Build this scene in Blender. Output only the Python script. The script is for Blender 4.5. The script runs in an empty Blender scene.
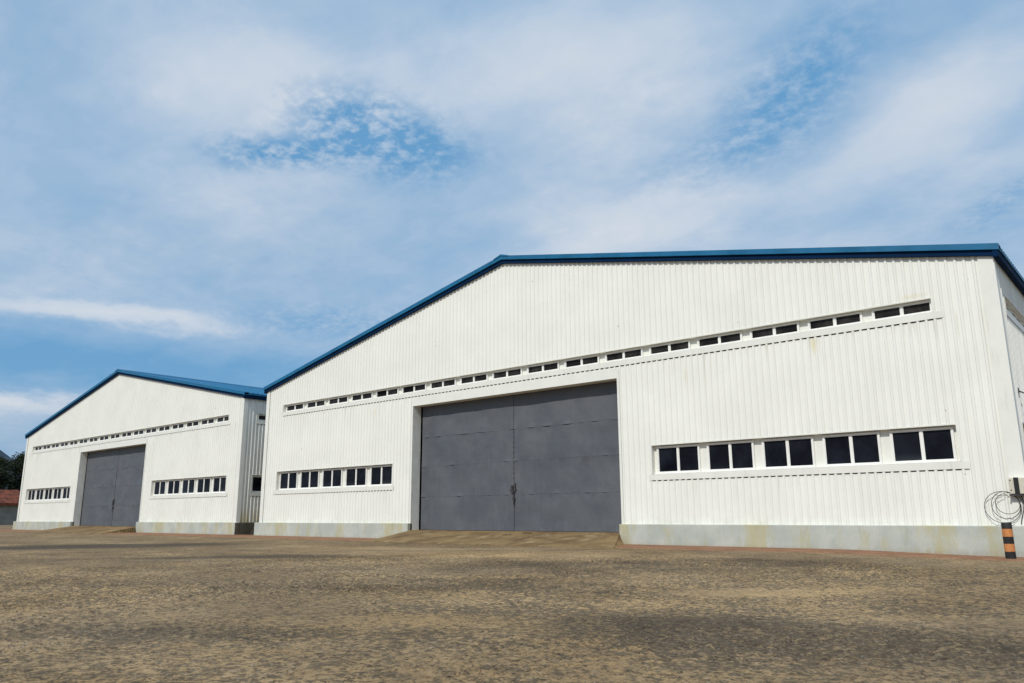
import bpy, math, random
import numpy as np
from mathutils import Vector, noise
R = math.radians
random.seed(11)
S = bpy.context.scene
C = S.collection

# ------------------------------------------------------------------ camera, sky, sun, exposure
cam_data = bpy.data.cameras.new('camera')
cam = bpy.data.objects.new('camera', cam_data)
C.objects.link(cam)
cam_data.sensor_width = 36.0
cam_data.lens = 774.77 * 36 / 1024
cam_data.clip_start = 0.05
cam_data.clip_end = 8000
cam_data.shift_x = -0.7 / 1024
cam_data.shift_y = 1.28 / 1024
YAW, PITCH, ROLL = 0.7104, 0.2182, -0.0054
cam.location = (38.907, -23.9485, 1.05)
from mathutils import Matrix
cam.rotation_euler = (Matrix.Rotation(YAW, 3, 'Z') @ Matrix.Rotation(math.pi / 2 + PITCH, 3, 'X') @ Matrix.Rotation(ROLL, 3, 'Z')).to_euler()
S.camera = cam

SUN_AZ, SUN_EL = R(9), R(43)          # azimuth measured from the facade normal towards +x
sun_dir = Vector((math.sin(SUN_AZ) * math.cos(SUN_EL), -math.cos(SUN_AZ) * math.cos(SUN_EL), math.sin(SUN_EL)))
sd = bpy.data.lights.new('sun', 'SUN')
sd.energy = 2.9
sd.angle = R(0.8)
sd.color = (1.0, 0.955, 0.88)
sun = bpy.data.objects.new('sun', sd)
C.objects.link(sun)
sun.rotation_euler = sun_dir.to_track_quat('Z', 'Y').to_euler()
sun.location = (20, -60, 60)

S.view_settings.view_transform = 'Standard'
S.view_settings.look = 'None'
S.view_settings.exposure = 0.0
S.view_settings.gamma = 1.0
S.view_settings.use_curve_mapping = False


class NT:
    """tiny helper for building node trees"""
    def __init__(self, tree):
        self.t = tree
        self.n = tree.nodes
        self.l = tree.links

    def put(self, sock, v):
        if isinstance(v, bpy.types.NodeSocket):
            self.l.new(v, sock)
        elif isinstance(v, (tuple, list, Vector)):
            v = tuple(v)
            if len(sock.default_value) == 4 and len(v) == 3:
                v = v + (1,)
            sock.default_value = v
        else:
            sock.default_value = v

    def m(self, op, a, b=0.0, c=0.0, clamp=False):
        n = self.n.new('ShaderNodeMath')
        n.operation = op
        n.use_clamp = clamp
        for i, v in enumerate((a, b, c)):
            self.put(n.inputs[i], v)
        return n.outputs[0]

    def vm(self, op, a, b=(0, 0, 0), s=None):
        n = self.n.new('ShaderNodeVectorMath')
        n.operation = op
        self.put(n.inputs[0], a)
        self.put(n.inputs[1], b)
        if s is not None:
            self.put(n.inputs['Scale'], s)
        return n.outputs['Value'] if op in ('DOT_PRODUCT', 'LENGTH', 'DISTANCE') else n.outputs[0]

    def noise(self, vec, scale, detail=4, rough=0.55, dist=0.0, col=False, lac=2.0):
        n = self.n.new('ShaderNodeTexNoise')
        self.put(n.inputs['Vector'], vec)
        n.inputs['Scale'].default_value = scale
        n.inputs['Detail'].default_value = detail
        n.inputs['Roughness'].default_value = rough
        n.inputs['Lacunarity'].default_value = lac
        n.inputs['Distortion'].default_value = dist
        return n.outputs['Color'] if col else n.outputs[0]

    def voro(self, vec, scale, feature='F1', rnd=1.0, out='Distance'):
        n = self.n.new('ShaderNodeTexVoronoi')
        n.feature = feature
        self.put(n.inputs['Vector'], vec)
        n.inputs['Scale'].default_value = scale
        n.inputs['Randomness'].default_value = rnd
        return n.outputs[out]

    def ramp(self, v, a, b, lo=0.0, hi=1.0, smooth=True):
        n = self.n.new('ShaderNodeMapRange')
        n.interpolation_type = 'SMOOTHSTEP' if smooth else 'LINEAR'
        self.put(n.inputs['Value'], v)
        n.inputs['From Min'].default_value = a
        n.inputs['From Max'].default_value = b
        n.inputs['To Min'].default_value = lo
        n.inputs['To Max'].default_value = hi
        return n.outputs['Result']

    def mix(self, f, a, b, mode='MIX'):
        n = self.n.new('ShaderNodeMix')
        n.data_type = 'RGBA'
        n.blend_type = mode
        self.put(n.inputs[0], f)
        self.put(n.inputs[6], a)
        self.put(n.inputs[7], b)
        return n.outputs[2]

    def scale(self, vec, s):
        return self.vm('MULTIPLY', vec, s)

    def xyz(self, vec):
        n = self.n.new('ShaderNodeSeparateXYZ')
        self.put(n.inputs[0], vec)
        return n.outputs

    def comb(self, x, y, z):
        n = self.n.new('ShaderNodeCombineXYZ')
        for i, v in enumerate((x, y, z)):
            self.put(n.inputs[i], v)
        return n.outputs[0]

    def bump(self, h, strength, dist, normal=None):
        n = self.n.new('ShaderNodeBump')
        n.inputs['Strength'].default_value = strength
        n.inputs['Distance'].default_value = dist
        self.put(n.inputs['Height'], h)
        if normal:
            self.put(n.inputs['Normal'], normal)
        return n.outputs[0]


# ---- sky with thin high cloud
world = bpy.data.worlds.new('World')
S.world = world
world.use_nodes = True
wt = NT(world.node_tree)
wt.n.clear()
w_out = wt.n.new('ShaderNodeOutputWorld')
bg = wt.n.new('ShaderNodeBackground')
sky = wt.n.new('ShaderNodeTexSky')
sky.sky_type = 'NISHITA'
sky.sun_disc = False
sky.sun_elevation = SUN_EL
sky.sun_rotation = math.pi - SUN_AZ
sky.air_density = 1.3
sky.dust_density = 0.6
sky.ozone_density = 2.0
SKY_STRENGTH = 0.09
tc = wt.n.new('ShaderNodeTexCoord')
D = wt.vm('NORMALIZE', tc.outputs['Generated'])
dx, dy, dz = wt.xyz(D)
inv = wt.m('DIVIDE', 1.0, wt.m('ADD', wt.m('MAXIMUM', dz, 0.0), 0.22))
Q = wt.comb(wt.m('MULTIPLY', dx, inv), wt.m('MULTIPLY', dy, inv), 0.0)
warp = wt.vm('ADD', D, wt.vm('SCALE', wt.vm('SUBTRACT', wt.noise(Q, 3.2, 5, 0.6, col=True), (0.5, 0.5, 0.5)), s=0.055))


def blob(c, a, b, rot=0.0, lo=0.0, soft=1.0):
    """soft ellipse on the sky round direction c, half-sizes a, b in radians"""
    c = Vector(c).normalized()
    h = Vector((c.y, -c.x, 0)).normalized()
    v = h.cross(c).normalized()
    if v.z < 0:
        v = -v
    h2 = h * math.cos(rot) + v * math.sin(rot)
    v2 = -h * math.sin(rot) + v * math.cos(rot)
    d = wt.vm('SUBTRACT', warp, tuple(c))
    p = wt.m('DIVIDE', wt.vm('DOT_PRODUCT', d, tuple(h2)), a)
    q = wt.m('DIVIDE', wt.vm('DOT_PRODUCT', d, tuple(v2)), b)
    r = wt.m('SQRT', wt.m('ADD', wt.m('MULTIPLY', p, p), wt.m('MULTIPLY', q, q)))
    return wt.ramp(r, lo, 1.35 * soft, 1.0, 0.0)


def total(items):
    acc = None
    for w, o in items:
        t = wt.m('MULTIPLY', o, w)
        acc = t if acc is None else wt.m('ADD', acc, t)
    return acc


P = 1 / 775.0
cells = wt.ramp(wt.m('ADD', wt.m('MULTIPLY', wt.noise(wt.scale(Q, (1.0, 1.0, 1.0)), 18, 5, 0.58, 0.2), 0.5), wt.m('MULTIPLY', wt.noise(Q, 44, 5, 0.6), 0.5)), 0.38, 0.68)           # cloudlets inside the gaps
fine = wt.noise(wt.scale(Q, (1.0, 1.3, 1.0)), 6.0, 9, 0.6, 0.15)
veil = wt.noise(wt.scale(Q, (1.0, 1.3, 1.0)), 1.7, 6, 0.5, 0.0)
holes_hard = total([
    (1.15, blob((-0.6983, 0.5541, 0.4580), 100 * P, 46 * P, -0.10, 0.2)),
    (1.0, blob((-0.7798, 0.4617, 0.4228), 70 * P, 18 * P)),
    (0.70, blob((-0.2815, 0.8315, 0.4789), 100 * P, 48 * P, 0.7)),
    (0.35, blob((-0.3973, 0.8148, 0.4221), 95 * P, 24 * P, 0.3)),
    (0.45, blob((-0.103, 0.9394, 0.3269), 60 * P, 14 * P, 0.3)),
    (0.5, blob((-0.7901, 0.5667, 0.2337), 130 * P, 20 * P)),
])
holes_soft = total([
    (1.0, blob((-0.9101, 0.3789, 0.1679), 330 * P, 42 * P, 0.0)),
    (0.38, blob((-0.15, 0.849, 0.5067), 180 * P, 75 * P, 0.4)),
    (0.30, blob((-0.8421, 0.2053, 0.4988), 120 * P, 70 * P)),
    (0.22, blob((-0.8654, 0.4047, 0.2954), 230 * P, 60 * P)),
    (0.15, blob((-0.7, 0.5541, 0.30), 200 * P, 80 * P)),
    (0.30, blob((-0.10, 0.93, 0.30), 160 * P, 40 * P, 0.2)),
])
whites = total([
    (0.8, blob((-0.9091, 0.3502, 0.2255), 125 * P, 10 * P, 0.02)),
    (0.75, blob((-0.1586, 0.8903, 0.4268), 120 * P, 42 * P, 0.45)),
    (0.5, blob((-0.477, 0.8013, 0.3611), 150 * P, 36 * P, 0.25)),
    (0.45, blob((-0.7531, 0.4402, 0.489), 170 * P, 60 * P)),
    (0.45, blob((-0.504, 0.6765, 0.5369), 170 * P, 60 * P)),
    (0.8, blob((-0.9484, 0.2928, 0.1219), 90 * P, 10 * P)),
])
hh = wt.m('MULTIPLY', holes_hard, wt.ramp(cells, 0.0, 1.0, 1.0, 0.12, False))
cov = wt.m('SUBTRACT', 0.80, hh)
cov = wt.m('SUBTRACT', cov, wt.m('MULTIPLY', holes_soft, 0.85))
cov = wt.m('ADD', cov, wt.m('MULTIPLY', wt.m('SUBTRACT', fine, 0.5), 0.55))
cov = wt.m('ADD', cov, wt.m('MULTIPLY', wt.m('SUBTRACT', veil, 0.5), 0.42))
cov = wt.m('ADD', cov, wt.m('MULTIPLY', whites, 0.75), clamp=True)
bright = wt.m('ADD', wt.m('MULTIPLY', whites, 0.85), wt.ramp(veil, 0.36, 0.66, 0.0, 0.45))
bright = wt.m('ADD', bright, wt.m('MULTIPLY', wt.m('SUBTRACT', fine, 0.5), 0.5), clamp=True)
puff = wt.noise(Q, 22, 6, 0.62, 0.3)
bright = wt.m('ADD', bright, wt.m('MULTIPLY', wt.m('SUBTRACT', puff, 0.5), wt.ramp(veil, 0.35, 0.7, 0.1, 0.55)), clamp=True)
cloud = wt.mix(bright, (0.412, 0.552, 0.722), (0.70, 0.735, 0.79))
horizon = wt.ramp(dz, 0.02, 0.16, 1.0, 0.0)
cloud = wt.mix(wt.m('MULTIPLY', horizon, 0.6), cloud, (0.25, 0.38, 0.53))
sky_c = wt.vm('SCALE', sky.outputs[0], s=SKY_STRENGTH)
sky_c = wt.mix(0.85, sky_c, (0.140, 0.365, 0.64))                       # thin air between the clouds
col = wt.mix(wt.m('MULTIPLY', cov, 0.95), sky_c, cloud)
wt.l.new(col, bg.inputs['Color'])
bg.inputs['Strength'].default_value = 1.0
wt.l.new(bg.outputs[0], w_out.inputs['Surface'])


# ------------------------------------------------------------------ materials
def new_mat(name, rough=0.7, spec=0.5, metal=0.0):
    m = bpy.data.materials.new(name)
    m.use_nodes = True
    t = NT(m.node_tree)
    b = t.n['Principled BSDF']
    b.inputs['Roughness'].default_value = rough
    b.inputs['Specular IOR Level'].default_value = spec
    b.inputs['Metallic'].default_value = metal
    g = t.n.new('ShaderNodeNewGeometry')
    t.pos = g.outputs['Position']
    t.b = b
    return m, t


def painted(name, c, rough=0.5, var=0.12, scale=2.0, dirt=(0.3, 0.28, 0.22), dirt_amt=0.15, spec=0.4, metal=0.0):
    m, t = new_mat(name, rough, spec, metal)
    n1 = t.noise(t.pos, scale, 6, 0.6)
    n2 = t.noise(t.scale(t.pos, (6, 6, 0.7)), scale, 5, 0.6)
    c1 = t.mix(t.ramp(n1, 0.3, 0.7), tuple(v * (1 - var) for v in c), tuple(min(1, v * (1 + var)) for v in c))
    c2 = t.mix(t.m('MULTIPLY', t.ramp(n2, 0.55, 0.8), dirt_amt), c1, dirt)
    t.put(t.b.inputs['Base Color'], c2)
    t.put(t.b.inputs['Roughness'], t.ramp(n1, 0.3, 0.7, rough - 0.08, min(1, rough + 0.12)))
    return m


def wall_mat(name, rust=None, side_stain=None):
    m, t = new_mat(name, 0.45, 0.35)
    x, y, z = t.xyz(t.pos)
    streak = t.noise(t.comb(t.m('MULTIPLY', x, 7.0), t.m('MULTIPLY', y, 7.0), t.m('MULTIPLY', z, 0.35)), 1.0, 6, 0.62)
    cloudy = t.noise(t.pos, 0.55, 5, 0.6)
    base = t.mix(t.ramp(cloudy, 0.3, 0.7), (0.80, 0.795, 0.73), (0.85, 0.845, 0.785))
    base = t.mix(t.m('MULTIPLY', t.ramp(streak, 0.5, 0.85), 0.20), base, (0.60, 0.585, 0.50))
    # drip dirt under the two window bands and at the eaves
    drip = t.m('MULTIPLY', t.ramp(z, 5.2, 6.45, 0.0, 1.0), t.ramp(z, 6.45, 6.6, 1.0, 0.0))
    drip = t.m('MULTIPLY', drip, t.ramp(streak, 0.52, 0.68))
    base = t.mix(t.m('MULTIPLY', drip, 0.42), base, (0.52, 0.49, 0.38))
    drip2 = t.m('MULTIPLY', t.ramp(z, 1.2, 2.2, 0.0, 1.0), t.ramp(z, 2.2, 2.35, 1.0, 0.0))
    drip2 = t.m('MULTIPLY', drip2, t.ramp(streak, 0.54, 0.7))
    base = t.mix(t.m('MULTIPLY', drip2, 0.28), base, (0.55, 0.52, 0.42))
    low = t.m('MULTIPLY', t.ramp(z, 0.65, 1.1, 1.0, 0.0), t.ramp(t.noise(t.pos, 3.0, 5, 0.6), 0.4, 0.7))
    base = t.mix(t.m('MULTIPLY', low, 0.35), base, (0.52, 0.50, 0.40))
    specks = t.ramp(t.voro(t.scale(t.pos, (1.0, 1.0, 0.8)), 1.3), 0.025, 0.05, 1.0, 0.0)
    base = t.mix(t.m('MULTIPLY', specks, 0.55), base, (0.30, 0.26, 0.20))
    if rust:
        for (rx, rz, w, h, amt) in rust:
            px = t.m('DIVIDE', t.m('SUBTRACT', x, rx), w)
            pz = t.m('DIVIDE', t.m('SUBTRACT', z, rz), h)
            r = t.m('SQRT', t.m('ADD', t.m('MULTIPLY', px, px), t.m('MULTIPLY', pz, pz)))
            r = t.m('ADD', r, t.m('MULTIPLY', t.m('SUBTRACT', streak, 0.5), 1.2))
            base = t.mix(t.m('MULTIPLY', t.ramp(r, 0.1, 1.0, 1.0, 0.0), amt), base, (0.62, 0.50, 0.16))
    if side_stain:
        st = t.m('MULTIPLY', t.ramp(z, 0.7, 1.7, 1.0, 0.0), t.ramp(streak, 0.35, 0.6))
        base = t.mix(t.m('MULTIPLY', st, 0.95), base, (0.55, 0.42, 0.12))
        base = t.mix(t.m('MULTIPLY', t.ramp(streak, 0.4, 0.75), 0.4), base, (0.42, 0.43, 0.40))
    t.put(t.b.inputs['Base Color'], base)
    wav = t.noise(t.scale(t.pos, (1, 1, 0.5)), 2.2, 3, 0.5)
    t.put(t.b.inputs['Normal'], t.bump(wav, 0.1, 0.02))
    return m


M = {}
M['wall'] = wall_mat('cream corrugated sheet', rust=[(30.65, 6.2, 0.14, 0.45, 0.45), (33.55, 7.15, 0.5, 0.12, 0.25), (9.5, 5.9, 0.08, 0.4, 0.3), (26.2, 5.7, 0.06, 0.5, 0.35)])
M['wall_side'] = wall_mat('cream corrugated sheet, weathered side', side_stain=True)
M['trim'] = painted('cream flashing', (0.785, 0.78, 0.715), 0.5, 0.03, 1.5, (0.5, 0.46, 0.36), 0.3)
M['jamb'] = painted('cream door reveal', (0.76, 0.755, 0.70), 0.6, 0.08, 1.5, (0.4, 0.37, 0.30), 0.45)
M['frame'] = painted('white window frame', (0.84, 0.83, 0.785), 0.4, 0.03, 3, (0.5, 0.48, 0.42), 0.15)
M['blue'] = painted('blue painted roof sheet', (0.008, 0.125, 0.262), 0.45, 0.15, 1.2, (0.06, 0.17, 0.25), 0.35, 0.3)
M['navy_shade'] = painted('blue fascia with painted shade', (0.003, 0.020, 0.062), 0.7, 0.15, 1.2, (0.006, 0.02, 0.045), 0.3, 0.05)  # blue paint with the shade under the verge cap mixed into it
M['void'] = painted('dark interior', (0.006, 0.006, 0.007), 0.9, 0.2, 1.0, (0.01, 0.01, 0.01), 0.2, 0.1)
M['black'] = painted('black rubber', (0.012, 0.012, 0.012), 0.55, 0.2, 4.0, (0.08, 0.07, 0.06), 0.3)
M['steel'] = painted('dark rusty steel', (0.06, 0.055, 0.055), 0.55, 0.3, 8.0, (0.13, 0.06, 0.03), 0.5, 0.5, 0.3)

m, t = new_mat('dark window glass', 0.08, 0.06)
n = t.noise(t.pos, 1.3, 4, 0.6)
gz = t.noise(t.scale(t.pos, (1, 1, 2)), 5, 5, 0.7)
oi = t.n.new('ShaderNodeObjectInfo').outputs['Random']
gl = t.mix(t.ramp(n, 0.35, 0.7), (0.004, 0.004, 0.007), (0.014, 0.016, 0.023))
zz = t.xyz(t.pos)[2]
paler = t.m('MULTIPLY', t.ramp(zz, 2.46, 2.75, 1.0, 0.0), t.ramp(oi, 0.45, 0.95))  # some lower panes fade paler towards their bottom edge
gl = t.mix(t.m('MULTIPLY', paler, 0.75), gl, (0.05, 0.06, 0.072))
t.put(t.b.inputs['Base Color'], t.mix(t.m('MULTIPLY', t.ramp(oi, 0.1, 0.8), 0.4), gl, (0.014, 0.015, 0.020)))
t.put(t.b.inputs['Roughness'], t.ramp(gz, 0.3, 0.8, 0.06, 0.3))
t.put(t.b.inputs['Normal'], t.bump(t.noise(t.pos, 1.0, 2, 0.5), 0.15, 0.05))
M['glass'] = m
m, t = new_mat('dusty grey window glass', 0.25, 0.08)
n = t.noise(t.pos, 1.7, 5, 0.6)
t.put(t.b.inputs['Base Color'], t.mix(t.ramp(n, 0.35, 0.7), (0.012, 0.011, 0.011), (0.042, 0.038, 0.035)))
M['glass_dusty'] = m

# grey painted steel door with stains and oil-canning
m, t = new_mat('grey painted steel door', 0.5, 0.35)
x, y, z = t.xyz(t.pos)
n1 = t.noise(t.pos, 0.8, 6, 0.62)
n2 = t.noise(t.pos, 14.0, 4, 0.6)
strk = t.noise(t.comb(t.m('MULTIPLY', x, 9.0), y, t.m('MULTIPLY', z, 0.6)), 1.0, 5, 0.6)
c = t.mix(t.ramp(n1, 0.3, 0.72), (0.090, 0.097, 0.112), (0.118, 0.125, 0.138))
c = t.mix(t.m('MULTIPLY', t.ramp(strk, 0.52, 0.8), 0.4), c, (0.15, 0.155, 0.165))
c = t.mix(t.m('MULTIPLY', t.ramp(n2, 0.62, 0.78), 0.35), c, (0.05, 0.05, 0.055))
blot = t.noise(t.pos, 2.4, 6, 0.7, 0.6)
c = t.mix(t.m('MULTIPLY', t.ramp(blot, 0.6, 0.76), 0.22), c, (0.19, 0.195, 0.20))
t.put(t.b.inputs['Base Color'], c)
t.put(t.b.inputs['Roughness'], t.ramp(n1, 0.3, 0.7, 0.42, 0.65))
t.put(t.b.inputs['Normal'], t.bump(t.m('ADD', t.noise(t.pos, 1.6, 3, 0.5), t.m('MULTIPLY', n2, 0.05)), 0.5, 0.06))
M['door'] = m


def concrete(name, c1, c2, stain, stain_amt=0.5, dark=(0.16, 0.16, 0.13)):
    m, t = new_mat(name, 0.88, 0.25)
    x, y, z = t.xyz(t.pos)
    hor = t.m('ADD', x, y)
    big = t.noise(t.comb(t.m('MULTIPLY', hor, 0.8), 0.0, t.m('MULTIPLY', z, 0.25)), 1.0, 4, 0.55)
    mid = t.noise(t.comb(t.m('MULTIPLY', hor, 5.0), 0.0, t.m('MULTIPLY', z, 1.2)), 1.0, 5, 0.62)
    grit = t.noise(t.pos, 22, 5, 0.65)
    c = t.mix(t.ramp(t.noise(t.pos, 1.1, 5, 0.6), 0.3, 0.7), c1, c2)
    c = t.mix(t.m('MULTIPLY', t.ramp(t.m('ADD', t.m('MULTIPLY', big, 0.65), t.m('MULTIPLY', mid, 0.35)), 0.47, 0.60), stain_amt), c, stain)
    c = t.mix(t.m('MULTIPLY', t.ramp(grit, 0.55, 0.75), 0.25), c, dark)
    g2 = t.noise(t.comb(t.m('MULTIPLY', hor, 2.6), 9.0, t.m('MULTIPLY', z, 0.8)), 1.0, 6, 0.7)
    c = t.mix(t.m('MULTIPLY', t.ramp(g2, 0.54, 0.68), 0.35), c, (0.25, 0.29, 0.25))
    c = t.mix(t.m('MULTIPLY', t.ramp(g2, 0.44, 0.30), 0.35), c, (0.60, 0.61, 0.58))
    foot = t.m('MULTIPLY', t.ramp(z, -0.1, 0.16, 1.0, 0.0), t.ramp(mid, 0.3, 0.6))
    c = t.mix(t.m('MULTIPLY', foot, 0.45), c, (0.27, 0.19, 0.13))
    t.put(t.b.inputs['Base Color'], c)
    t.put(t.b.inputs['Normal'], t.bump(grit, 0.35, 0.015))
    return m


M['plinth'] = concrete('pale painted concrete plinth', (0.41, 0.44, 0.40), (0.53, 0.545, 0.49), (0.46, 0.41, 0.21), 0.65)
M['plinth_side'] = concrete('dark side concrete', (0.070, 0.065, 0.052), (0.13, 0.12, 0.095), (0.09, 0.085, 0.04), 0.6, (0.03, 0.03, 0.025))  # much darker concrete for the side plinth

# ramp
m, t = new_mat('stained concrete ramp', 0.92, 0.2)
n1 = t.noise(t.pos, 0.7, 6, 0.65, 0.6)
n2 = t.noise(t.scale(t.pos, (1, 0.6, 1)), 1.6, 6, 0.65)
g = t.noise(t.pos, 30, 4, 0.6)
c = t.mix(t.ramp(n1, 0.36, 0.62), (0.155, 0.098, 0.048), (0.270, 0.185, 0.088))
c = t.mix(t.m('MULTIPLY', t.ramp(n2, 0.54, 0.66), 0.55), c, (0.42, 0.33, 0.19))
c = t.mix(t.m('MULTIPLY', t.ramp(g, 0.5, 0.75), 0.35), c, (0.06, 0.045, 0.03))
t.put(t.b.inputs['Base Color'], c)
t.put(t.b.inputs['Normal'], t.bump(t.m('ADD', n2, t.m('MULTIPLY', g, 0.3)), 0.5, 0.03))
M['ramp'] = m

# reddish strip of dirt along the foot of the walls
m, t = new_mat('reddish concrete margin', 0.95, 0.15)
n1 = t.noise(t.pos, 1.6, 6, 0.65)
g = t.noise(t.pos, 24, 4, 0.65)
c = t.mix(t.ramp(n1, 0.35, 0.68), (0.24, 0.125, 0.070), (0.34, 0.19, 0.110))
c = t.mix(t.m('MULTIPLY', t.ramp(g, 0.45, 0.7), 0.5), c, (0.075, 0.05, 0.038))
t.put(t.b.inputs['Base Color'], c)
t.put(t.b.inputs['Normal'], t.bump(g, 0.4, 0.02))
M['margin'] = m

# yard: worn concrete under sand and grit
m, t = new_mat('worn sandy yard surface', 0.95, 0.12)
x, y, z = t.xyz(t.pos)
P2 = t.comb(x, y, 0.0)
wrp = t.vm('ADD', P2, t.vm('SCALE', t.vm('SUBTRACT', t.noise(P2, 0.35, 5, 0.62, col=True), (0.5, 0.5, 0.5)), s=5.0))
wx, wy, wz = t.xyz(t.vm('ADD', P2, t.vm('SCALE', t.vm('SUBTRACT', t.noise(P2, 0.7, 5, 0.65, col=True), (0.5, 0.5, 0.5)), s=1.6)))


def patch(cx, cy, a, b, ang, lo=0.2, hi=1.0):
    px = t.m('SUBTRACT', wx, cx)
    py = t.m('SUBTRACT', wy, cy)
    ca, sa = math.cos(ang), math.sin(ang)
    u = t.m('DIVIDE', t.m('ADD', t.m('MULTIPLY', px, ca), t.m('MULTIPLY', py, sa)), a)
    v = t.m('DIVIDE', t.m('ADD', t.m('MULTIPLY', px, -sa), t.m('MULTIPLY', py, ca)), b)
    r = t.m('SQRT', t.m('ADD', t.m('MULTIPLY', u, u), t.m('MULTIPLY', v, v)))
    return t.ramp(r, lo, hi, 1.0, 0.0)


big = t.noise(wrp, 0.16, 5, 0.6)
mid = t.noise(P2, 0.7, 8, 0.72, 0.3)
blotch = t.noise(P2, 4.6, 4, 0.62, 0.4)
grain = t.noise(P2, 14, 3, 0.62, 0.3)
fineg = t.noise(P2, 46, 3, 0.6)
grit = t.voro(P2, 55, out='Color')
gritv = t.xyz(grit)[0]
sand = t.mix(t.ramp(mid, 0.3, 0.7), (0.325, 0.235, 0.132), (0.480, 0.352, 0.196))
orange = t.mix(t.ramp(big, 0.35, 0.65), (0.320, 0.225, 0.135), (0.540, 0.345, 0.145))
sand = t.mix(0.45, sand, orange)
grey = t.mix(t.ramp(blotch, 0.3, 0.7), (0.056, 0.043, 0.030), (0.150, 0.115, 0.076))
# how much of the dark base shows through the sand
dark = t.ramp(t.m('ADD', t.m('MULTIPLY', big, 0.4), t.m('MULTIPLY', mid, 0.6)), 0.36, 0.66, 0.2, 0.7)
patches = None
for args, w in (((8.3, -11.9, 7.5, 3.0, 1.06), 0.95),      # long dark bed in front of the far shed
                ((30.3, -9.0, 8.5, 3.0, 0.85), 0.22),
                ((36.0, -17.0, 4.6, 1.75, 0.15, 0.3), 0.34),
                ((31.0, -20.6, 2.6, 0.8, 0.5), 0.3),
                ((28.5, -16.2, 6.0, 1.6, 0.62), 0.2),
                ((20.0, -12.5, 7.0, 1.3, 0.8), 0.35)):
    pm = t.m('MULTIPLY', patch(*args), w)
    patches = pm if patches is None else t.m('MAXIMUM', patches, pm)
light = None
for args, w in (((24.0, -8.0, 8.0, 3.0, 0.35), 0.35), ((34.4, -13.4, 2.0, 0.8, 0.8), 0.35), ((33.0, -18.3, 2.2, 0.9, 0.4), 0.30), ((18, -7, 7, 1.6, 0.1), 0.25)):
    pm = t.m('MULTIPLY', patch(*args), w)
    light = pm if light is None else t.m('MAXIMUM', light, pm)
dark = t.m('SUBTRACT', t.m('ADD', dark, patches), light, clamp=True)
# grain decides, point by point, sand or dark grit
thr = t.m('ADD', t.m('MULTIPLY', grain, 0.44), t.m('ADD', t.m('MULTIPLY', blotch, 0.28), t.m('MULTIPLY', fineg, 0.28)))
sel = t.ramp(t.m('ADD', t.m('SUBTRACT', thr, 0.5), t.m('MULTIPLY', t.m('SUBTRACT', dark, 0.5), 0.18)), -0.095, 0.075)
c = t.mix(sel, sand, grey)
c = t.mix(t.m('MULTIPLY', t.ramp(gritv, 0.90, 0.98), 0.35), c, (0.42, 0.38, 0.30))
c = t.mix(t.m('MULTIPLY', t.ramp(gritv, 0.10, 0.02), 0.55), c, (0.035, 0.032, 0.028))
tone = t.noise(t.vm('ADD', P2, (31.0, 17.0, 0.0)), 0.33, 9, 0.70, 0.4)
c = t.mix(t.ramp(tone, 0.40, 0.58, 0.0, 0.50), c, t.mix(1.0, c, (0.50, 0.48, 0.46), 'MULTIPLY'))
# thin cracks of the old slabs
crk = t.voro(t.vm('ADD', P2, t.vm('SCALE', t.noise(P2, 1.4, 4, 0.6, col=True), s=0.7)), 0.30, 'DISTANCE_TO_EDGE')
c = t.mix(t.m('MULTIPLY', t.ramp(crk, 0.0, 0.010, 1.0, 0.0), 0.35), c, (0.04, 0.035, 0.03))
c = t.mix(t.m('MULTIPLY', patches, 0.42), c, (0.080, 0.062, 0.046))
t.put(t.b.inputs['Base Color'], c)
hgt = t.m('ADD', t.m('MULTIPLY', grain, 0.5), t.m('ADD', t.m('MULTIPLY', blotch, 0.8), t.m('MULTIPLY', gritv, 0.15)))
t.put(t.b.inputs['Normal'], t.bump(hgt, 0.5, 0.02))
M['yard'] = m

m, t = new_mat('rusty red tiles', 0.85, 0.2)
n1 = t.noise(t.pos, 1.4, 5, 0.7)
t.put(t.b.inputs['Base Color'], t.mix(t.ramp(n1, 0.35, 0.65), (0.055, 0.022, 0.015), (0.20, 0.060, 0.032)))
M['tiles'] = m
M['greywall'] = painted('grey rendered wall', (0.20, 0.21, 0.185), 0.9, 0.25, 0.6, (0.10, 0.10, 0.08), 0.6)
M['bark'] = painted('bark', (0.06, 0.045, 0.03), 0.95, 0.3, 3.0)
m, t = new_mat('dark foliage', 0.75, 0.25)
n1 = t.noise(t.pos, 0.9, 4, 0.6)
n2 = t.noise(t.pos, 9.0, 2, 0.6)
c = t.mix(t.ramp(n1, 0.35, 0.65), (0.010, 0.018, 0.009), (0.028, 0.042, 0.018))
t.put(t.b.inputs['Base Color'], t.mix(t.ramp(n2, 0.45, 0.7), c, (0.045, 0.055, 0.024)))
M['leaf'] = m
M['hill'] = painted('far woodland with painted haze', (0.05, 0.075, 0.10), 0.95, 0.25, 0.03, (0.03, 0.05, 0.06), 0.5, 0.1)  # distance haze is put into the colour as a blue-grey tone
M['box'] = painted('cream plastic', (0.60, 0.56, 0.46), 0.5, 0.08, 6.0, (0.3, 0.26, 0.18), 0.4)
M['orange'] = painted('faded orange paint', (0.56, 0.22, 0.07), 0.6, 0.15, 9.0, (0.25, 0.14, 0.07), 0.5)
M['bollard_black'] = painted('scuffed black paint', (0.018, 0.017, 0.016), 0.6, 0.3, 9.0, (0.12, 0.10, 0.07), 0.4)
M['stone'] = painted('grit stones', (0.20, 0.165, 0.12), 0.95, 0.45, 14.0, (0.06, 0.05, 0.04), 0.5)


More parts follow.
